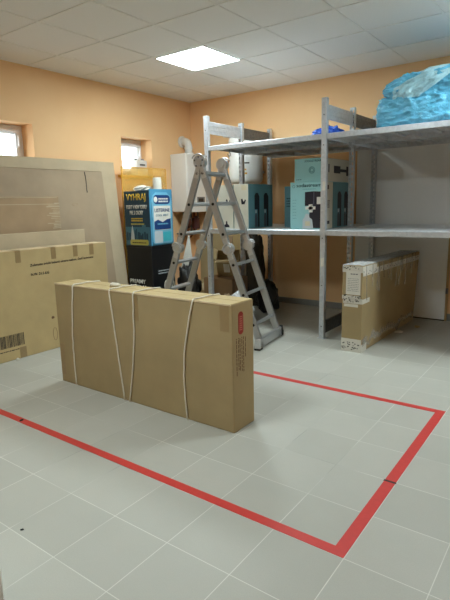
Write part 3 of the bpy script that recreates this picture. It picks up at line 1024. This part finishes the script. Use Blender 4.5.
t = thing('cardboard_carton', 'long narrow brown carton patched with white tape under the right shelf', 'cardboard box', (-1.62, 4.03, 0), -.012)
hw, LN, H = .092, 1.48, .755
bm = bmesh.new()
box(bm, -hw, hw, 0, LN, 0, H, .006, 2)
for v in bm.verts: v.co.x += .05 * v.co.z * (v.co.y / LN) * 1.0
obj('body', bm, MT['box'], t)
My = fr_y(-hw, 0, 0); w_ = 2 * hw
def shear(bm):
    for v in bm.verts: v.co.x += .05 * v.co.z * (v.co.y / LN)
    return bm
def band(name, rects, mat, m, tt=.002, base=0.0):
    bm = bmesh.new()
    for q in rects: plate(bm, m, *q, t=tt, base=base)
    return obj(name, shear(bm), mat, t)
Mx = fr_x(hw, 0, 0)
band('shipping_label', [(.035, .165, .508, .712)], MT['paper'], My, .001, .0015)
band('label_print', scribble(81, .075, .14, .683, .697, 1) + scribble(82, .05, .15, .54, .66, 8, .2), MT['machine2'], My, .0006, .0026)
for i, rr in enumerate(((.02, w_ * .8, .40, .425), (0, w_, .70, H), (0, w_, 0.0, .115), (.012, w_, .43, .475), (.0, w_ * .9, .465, .50))):
    bm = bmesh.new(); plate(bm, My @ Matrix.Translation((0, 0, 0)) , *rr, t=.0012)
    obj('white_tape', shear(bm), MT['wtape'], t)
rnd = random.Random(6)
rects = []
for zz in (.02, .06, .445, .48, .725):
    for k in range(13):
        xa = rnd.uniform(.005, w_ - .03); za = zz + rnd.uniform(-.006, .022); rects.append((xa, xa + rnd.uniform(.006, .017), za, za + rnd.uniform(.004, .010)))
band('tape_print', rects, MT['ink'], My, .0008, .0014)
band('white_tape', [(0, LN, H - .085, H - .035), (0.0, .30, H - .035, H - .002), (.0, .16, 0.43, .47), (0, .12, .0, .07)], MT['wtape'], Mx, .0012)
bm = bmesh.new()
for k in range(26):
    y = .02 + k * .055
    z0 = .03 + .06 * noise.noise((k * .6, 1, 0)) + .05
    bar(bm, (hw + .0012, y, z0), (hw + .0012, y + .06, z0 + rnd.uniform(-.03, .04)), (0, 0, 1), rnd.uniform(.03, .07), .0016)
obj('white_tape', shear(bm), MT['stretch'], t)
rects = []
for k in range(44):
    y = rnd.uniform(.01, LN - .05); z0 = H - .08 + rnd.uniform(0, .03)
    rects.append((y, y + rnd.uniform(.006, .02), z0, z0 + rnd.uniform(.005, .012)))
band('tape_print', rects, MT['ink'], Mx, .0008, .0014)
bm = bmesh.new()                                            # stretch film: strands crossing the long side
for k in range(14):
    y = .08 + k * .10 + rnd.uniform(-.03, .03)
    bar(bm, (hw + .0035, y, .62 - rnd.uniform(0, .2)), (hw + .0035, y + rnd.uniform(-.05, .05), H), (0, 1, 0), rnd.uniform(.006, .02), .001)
obj('film_strands', shear(bm), MT['stretch'], t)
bm = bmesh.new()
n1, n2 = 30, 5
grid = [[bm.verts.new((-hw - .003 + (2 * hw + .006) * j / n2 , LN * i / n1, H + .006 + .012 * abs(noise.noise((i * .7, j * .9, 3))))) for j in range(n2 + 1)] for i in range(n1 + 1)]
for i in range(n1):
    for j in range(n2): bm.faces.new((grid[i][j], grid[i + 1][j], grid[i + 1][j + 1], grid[i][j + 1]))
obj('film_cover', shear(bm), MT['clear'], t)

# ---------------------------------------------------------------- articulated ladder
t = thing('folding_ladder', 'aluminium multi-joint ladder set up as an A-frame beside the blue display', 'ladder', (-2.905, 3.60, 0), .16)
SP, ZA, RW = .585, 1.655, .435                             # half spread at the floor, apex height, rung length
dirs = {1: Vector((SP, 0, -ZA)), -1: Vector((-SP, 0, -ZA))}
def pt(s, z, y=0.0):
    k = (ZA - z) / ZA
    return Vector((s * SP * k, y, z))
RUNGZ = (1.575, 1.30, 1.03, .755, .485, .215)
for s in (-1, 1):
    ax = (dirs[s].cross(Vector((0, 1, 0)))).normalized()
    for y in (0, RW):
        for a, b in ((1.585 + .03, .95), (.85, .012)):
            bm = bmesh.new()
            bar(bm, pt(s, a, y), pt(s, b, y), ax, .062, .026, .004)
            # raised lips along both edges of the extrusion
            for e in (-.027, .027):
                bar(bm, pt(s, a, y) + ax * e, pt(s, b, y) + ax * e, ax, .008, .030, .002)
            rail = obj('rail', bm, MT['alu'], t)
            bm = bmesh.new()
            n_ = 0
            for z in RUNGZ:
                if min(a, b) < z < max(a, b):
                    sy = -1 if y == 0 else 1
                    cyl(bm, pt(s, z, y + sy * .012), pt(s, z, y + sy * .018), .013, None, 14); n_ += 1
            obj('rung_plug', bm, MT['rubber'], rail)
        bm = bmesh.new()                                    # mid hinge
        h0 = pt(s, .90, y)
        cyl(bm, h0 + Vector((0, -.024, 0)), h0 + Vector((0, .024, 0)), .052, None, 24)
        cyl(bm, h0 + Vector((0, -.031, 0)), h0 + Vector((0, .031, 0)), .026, None, 16)
        bar(bm, pt(s, 1.0, y), pt(s, .80, y), ax, .05, .034, .006)
        hg = obj('hinge', bm, MT['alu_cast'], t)
        sy = -.0262 if y == 0 else .0262
        bm = bmesh.new(); tube(bm, [h0 + Vector((.036 * math.cos(a), sy, .036 * math.sin(a))) for a in [k * PI / 10 for k in range(20)]], .0045, 6, True)
        obj('hinge_ring', bm, MT['galv'], hg, True)
        bm = bmesh.new()
        c0 = h0 + Vector((0, 0, 0))
        tube(bm, [c0 + ax * (.05 * math.cos(a)) * s * 1 + Vector((0, -.034 if y == 0 else .034, .05 * math.sin(a))) for a in [k * PI / 7 for k in range(8)]], .006, 8)
        obj('hinge_lever', bm, MT['alu_cast'], hg, True)
        if s == 1:
            continue
        bm = bmesh.new(); e0 = pt(s, .03, y)
        box(bm, e0.x - .042, e0.x + .042, y - .022, y + .022, 0, .045, .006, 2)
        obj('foot', bm, MT['rubber'], t)
    for z in RUNGZ:
        bm = bmesh.new()
        bar(bm, pt(s, z, .010), pt(s, z, RW - .010), ax, .034, .028, .006)
        for e in (-.010, 0, .010):
            bar(bm, pt(s, z, .014) + Vector((0, 0, .0145)) + ax * e, pt(s, z, RW - .014) + Vector((0, 0, .0145)) + ax * e, ax, .005, .004, .001)
        obj('rung', bm, MT['alu'], t)
for y in (0, RW):                                           # top hinges
    bm = bmesh.new()
    a0 = Vector((0, y, ZA + .02))
    cyl(bm, a0 + Vector((0, -.026, 0)), a0 + Vector((0, .026, 0)), .058, None, 26)
    cyl(bm, a0 + Vector((0, -.036, 0)), a0 + Vector((0, .036, 0)), .030, None, 18)
    for s in (-1, 1):
        ax = (dirs[s].cross(Vector((0, 1, 0)))).normalized()
        bar(bm, pt(s, ZA - .012, y) + Vector((s * .012, 0, 0)), pt(s, 1.53, y), ax, .052, .036, .008)
    hg = obj('hinge', bm, MT['alu_cast'], t)
    sy = -.04 if y == 0 else .04
    bm = bmesh.new(); tube(bm, [a0 + Vector((.037 * math.cos(a), sy * .70, .037 * math.sin(a))) for a in [k * PI / 10 for k in range(20)]], .005, 6, True)
    obj('hinge_ring', bm, MT['galv'], hg, True)
    bm = bmesh.new()
    for k in range(5):
        a = k * 2 * PI / 5 + .3
        cyl(bm, a0 + Vector((.042 * math.cos(a), sy * .6, .042 * math.sin(a))), a0 + Vector((.042 * math.cos(a), sy * .85, .042 * math.sin(a))), .008, None, 8)
    obj('hinge_bolt', bm, MT['steel_dark'], hg)
    bm = bmesh.new()
    tube(bm, [a0 + Vector((.066 * math.cos(a), sy, .066 * math.sin(a))) for a in [PI * .15 + k * PI * .7 / 8 for k in range(9)]], .007, 8)
    obj('hinge_lever', bm, MT['alu_cast'], hg, True)
bm = bmesh.new()                                            # stabiliser bar at the foot of the right leg
e0 = pt(1, .055)
box(bm, e0.x - .012, e0.x + .026, -.05, RW + .05, .012, .095, .005, 2)
sb = obj('stabiliser_bar', bm, MT['alu'], t)
obj('end_cap', B(e0.x - .018, e0.x + .032, -.075, -.045, .014, .098, bev=.006, seg=2), MT['alu_cast'], sb)
obj('end_foot', B(e0.x - .024, e0.x + .038, -.082, -.012, 0, .016, bev=.004), MT['rubber'], sb)
bm = bmesh.new()
box(bm, e0.x - .012, e0.x + .034, RW + .045, RW + .10, .0, .06, .012, 2)
box(bm, e0.x - .004, e0.x + .03, RW + .05, RW + .085, .05, .105, .010, 2)
obj('end_foot', bm, MT['rubber'], sb)

# ---------------------------------------------------------------- clutter behind the ladder
def open_carton(label, loc, s, rz, tilt, mat, flaps=(1, 1, 1, 1), name='open_carton', sticker=False):
    """an opened carton of five thin walls and four flaps, turned by rz and tilted about its own long side"""
    t = thing(name, label, 'cardboard box', loc, rz)
    a, b, h = s[0] / 2, s[1] / 2, s[2]
    R = Matrix.Rotation(tilt, 4, 'X')
    th = .006
    bm = bmesh.new()
    box(bm, -a, a, -b, b, 0, th)
    box(bm, -a, a, -b, -b + th, th, h); box(bm, -a, a, b - th, b, th, h)
    box(bm, -a, -a + th, -b + th, b - th, th, h); box(bm, a - th, a, -b + th, b - th, th, h)
    bmesh.ops.transform(bm, matrix=R, verts=bm.verts)
    zmin = min(v.co.z for v in bm.verts)
    for v in bm.verts: v.co.z -= zmin
    obj('body', bm, mat, t)
    for k, on in enumerate(flaps):
        if not on: continue
        bm = bmesh.new()
        if k < 2:
            sg = -1 if k == 0 else 1
            p0 = Vector((0, sg * b, h)); p1 = p0 + Vector((0, sg * .09, .05 + .03 * k)); wd = s[0]; side = (1, 0, 0)
        else:
            sg = -1 if k == 2 else 1
            p0 = Vector((sg * a, 0, h)); p1 = p0 + Vector((sg * .08, 0, .06)); wd = s[1]; side = (0, 1, 0)
        bar(bm, p0, p1, side, wd - .01, .005, .001)
        bmesh.ops.transform(bm, matrix=R, verts=bm.verts)
        for v in bm.verts: v.co.z -= zmin
        obj('flap', bm, MT['box_light'] if k % 2 else mat, t)
    if sticker:
        bm = bmesh.new(); plate(bm, fr_y(-.05, -b, h * .25), 0, .07, 0, .13, .0015)
        bmesh.ops.transform(bm, matrix=R, verts=bm.verts)
        for v in bm.verts: v.co.z -= zmin
        obj('sticker', bm, MT['paper'], t)
    return t
t = thing('cardboard_carton', 'olive brown closed carton on the floor behind the left front rack upright', 'cardboard box', (-3.43, 4.66, 0), .04)
obj('body', B(-.20, .20, -.165, .165, 0, .46, bev=.005, seg=2), MT['box_dark'], t)
obj('top_flap', B(-.197, .197, -.162, -.003, .46, .463, bev=.001), MT['box_dark'], t)
obj('top_flap', B(-.197, .197, .003, .162, .46, .463, bev=.001), MT['box_dark'], t)
open_carton('brown open carton with white sticker tipped on its corner behind the ladder', (-3.45, 4.77, .4635), (.26, .19, .25), .5, .62, MT['box'], (1, 0, 1, 0), sticker=True)
open_carton('wide low open carton on the floor below the boiler', (-3.98, 5.0, 0), (.42, .34, .24), -.2, 0, MT['box'], (0, 0, 1, 1))
t = thing('cardboard_sheet', 'brown folded cardboard standing upright behind the left ladder legs', 'cardboard sheet', (-4.05, 5.34, 0), .25)
obj('board', B(-.26, .10, -.008, .008, 0, .93, bev=.002), MT['box'], t)
obj('folded_wing', (lambda b: (bar(b, (.10, 0, .46), (.26, -.12, .46), (0, 0, 1), .86, .012), b)[1])(bmesh.new()), MT['box_strip'], t)
t = thing('cardboard_sheet', 'folded kraft cardboard leaning on the back wall left of the olive sack', 'cardboard sheet', (-3.90, 5.47, 0), -.3)
obj('board', B(-.16, .18, -.006, .006, 0, .98, bev=.002), MT['box_light'], t)
def single(name, bm, mat, label, cat, smooth=True):
    return tag(obj(name, bm, mat, None, smooth), label, cat)
def sack(name, c, r, amp, fq, seed, mat, label, cat, sub=4, power=1.0):
    bm = bmesh.new(); lump(bm, c, r, amp, fq, seed, sub, .001, True, power)
    return single(name, bm, mat, label, cat, sub > 3)
sack('rubbish_sack', (-3.46, 5.32, .46), (.125, .115, .47), .22, 2.2, 12, MT['olivebag'], 'tall dark olive rubbish sack against the back wall under the left shelf', 'sack', 4, .8)
sack('rubbish_sack', (-3.09, 5.04, .19), (.14, .12, .22), .25, 2.0, 15, MT['blackbag'], 'low black rubbish sack on the floor right of the olive sack', 'sack')
sack('plastic_bag', (-2.97, 4.28, .19), (.13, .10, .19), .35, 2.2, 17, MT['clear'], 'crumpled clear plastic bag on the floor behind the right ladder leg', 'bag')
sack('rubbish_sack', (-3.83, 4.46, .30), (.155, .09, .33), .35, 2.0, 19, MT['blackbag'], 'black plastic sack on the floor between the left ladder legs', 'sack')
sack('crumpled_paper', (-3.66, 4.18, .11), (.10, .08, .13), .4, 2.4, 23, MT['paper'], 'crumpled white packing paper on the floor behind the left ladder legs', 'paper', 3)
sack('crumpled_paper', (-3.235, 4.385, .14), (.075, .065, .17), .35, 2.4, 29, MT['box_strip'], 'crumpled brown kraft paper on the floor right of the left front rack upright', 'paper', 3)
bm = bmesh.new(); lump(bm, (-3.98, 5.0, .18), (.11, .085, .15), .35, 2.4, 27, 3, .008, True)
single('crumpled_paper', bm, MT['rag'], 'crumpled kraft paper stuffed in the wide low open carton', 'paper', False)
t = thing('paper_cone', 'white sheet of paper folded to a point behind the leftmost ladder rail', 'paper', (-4.03, 4.64, .0))
bm = bmesh.new()
v = [bm.verts.new(p) for p in ((-.10, 0, .45), (.12, .02, .45), (.02, .06, .95), (-.10, .012, .45), (.12, .03, .45), (.02, .07, .95), (-.10, 0.0, .0), (.12, .02, .0), (-.10, .012, .0), (.12, .03, .0))]
for q in ((0, 1, 2), (3, 5, 4), (0, 2, 5, 3), (1, 4, 5, 2), (6, 7, 1, 0), (8, 3, 4, 9), (6, 0, 3, 8), (7, 9, 4, 1), (6, 8, 9, 7)): bm.faces.new([v[k] for k in q])
obj('sheet', bm, MT['paper'], t)
t = thing('wire_loop', 'loop of white cable standing beside the black display base', 'cable', (-3.97, 4.24, 0))
bm = bmesh.new()
for q in range(3):
    tube(bm, [(.01 * q, .05 * math.cos(a) + .02 * q, .37 + (.075 + .012 * q) * math.sin(a)) for a in [k * PI / 10 for k in range(20)]], .005, 6, True)
tube(bm, [(0, 0, .30), (0.01, .01, .15), (.0, .0, .004)], .005, 6)
obj('cable', bm, MT['cord'], t, True)
o = obj('cardboard_sheet', B(-.12, .12, -.07, .07, 0, .02, bev=.003), MT['box_light']); o.location = (-3.29, 4.17, 0); o.rotation_euler = (0, 0, .2)
tag(o, 'flat piece of tan cardboard lying on the floor behind the ladder rungs', 'cardboard sheet')

# ---------------------------------------------------------------- scraps on the floor
def scrap(label, x, y, s, mat, seed, flat=.25):
    bm = bmesh.new(); lump(bm, (0, 0, s * flat * .6), (s, s * .6, s * flat), .5, 2, seed, 2, .0005)
    o = obj('litter_scrap', bm, mat); o.location = (x, y, 0); o.rotation_euler = (0, 0, seed)
    tag(o, label, 'scrap', 'scraps on the floor')
scrap('white paper scrap on the floor beside the white taped carton', -1.47, 4.89, .045, MT['paper'], 1)
scrap('tan scrap on the floor in front of the grey board', -1.38, 5.20, .04, MT['box_light'], 2)
scrap('white scrap on the floor at the foot of the huge tan carton', -3.95, 2.276, .022, MT['paper'], 3, .6)
scrap('black crumb on the bare tiles in the bottom left foreground', -1.78, .964, .007, MT['rubber'], 4, .5)
scrap('black crumb on the front red tape strip', -2.767, 1.575, .016, MT['rubber'], 5, .3)
t = thing('white_cabinet', 'corner of a white cabinet at the bottom left edge of the photo', 'cabinet', (-1.657, .594, 0))
obj('body', B(-.22, .22, -.3, .10, .045, .42, bev=.004), MT['ltbox'], t)
obj('plinth', B(-.21, .216, -.29, .094, 0, .045), MT['rubber'], t)
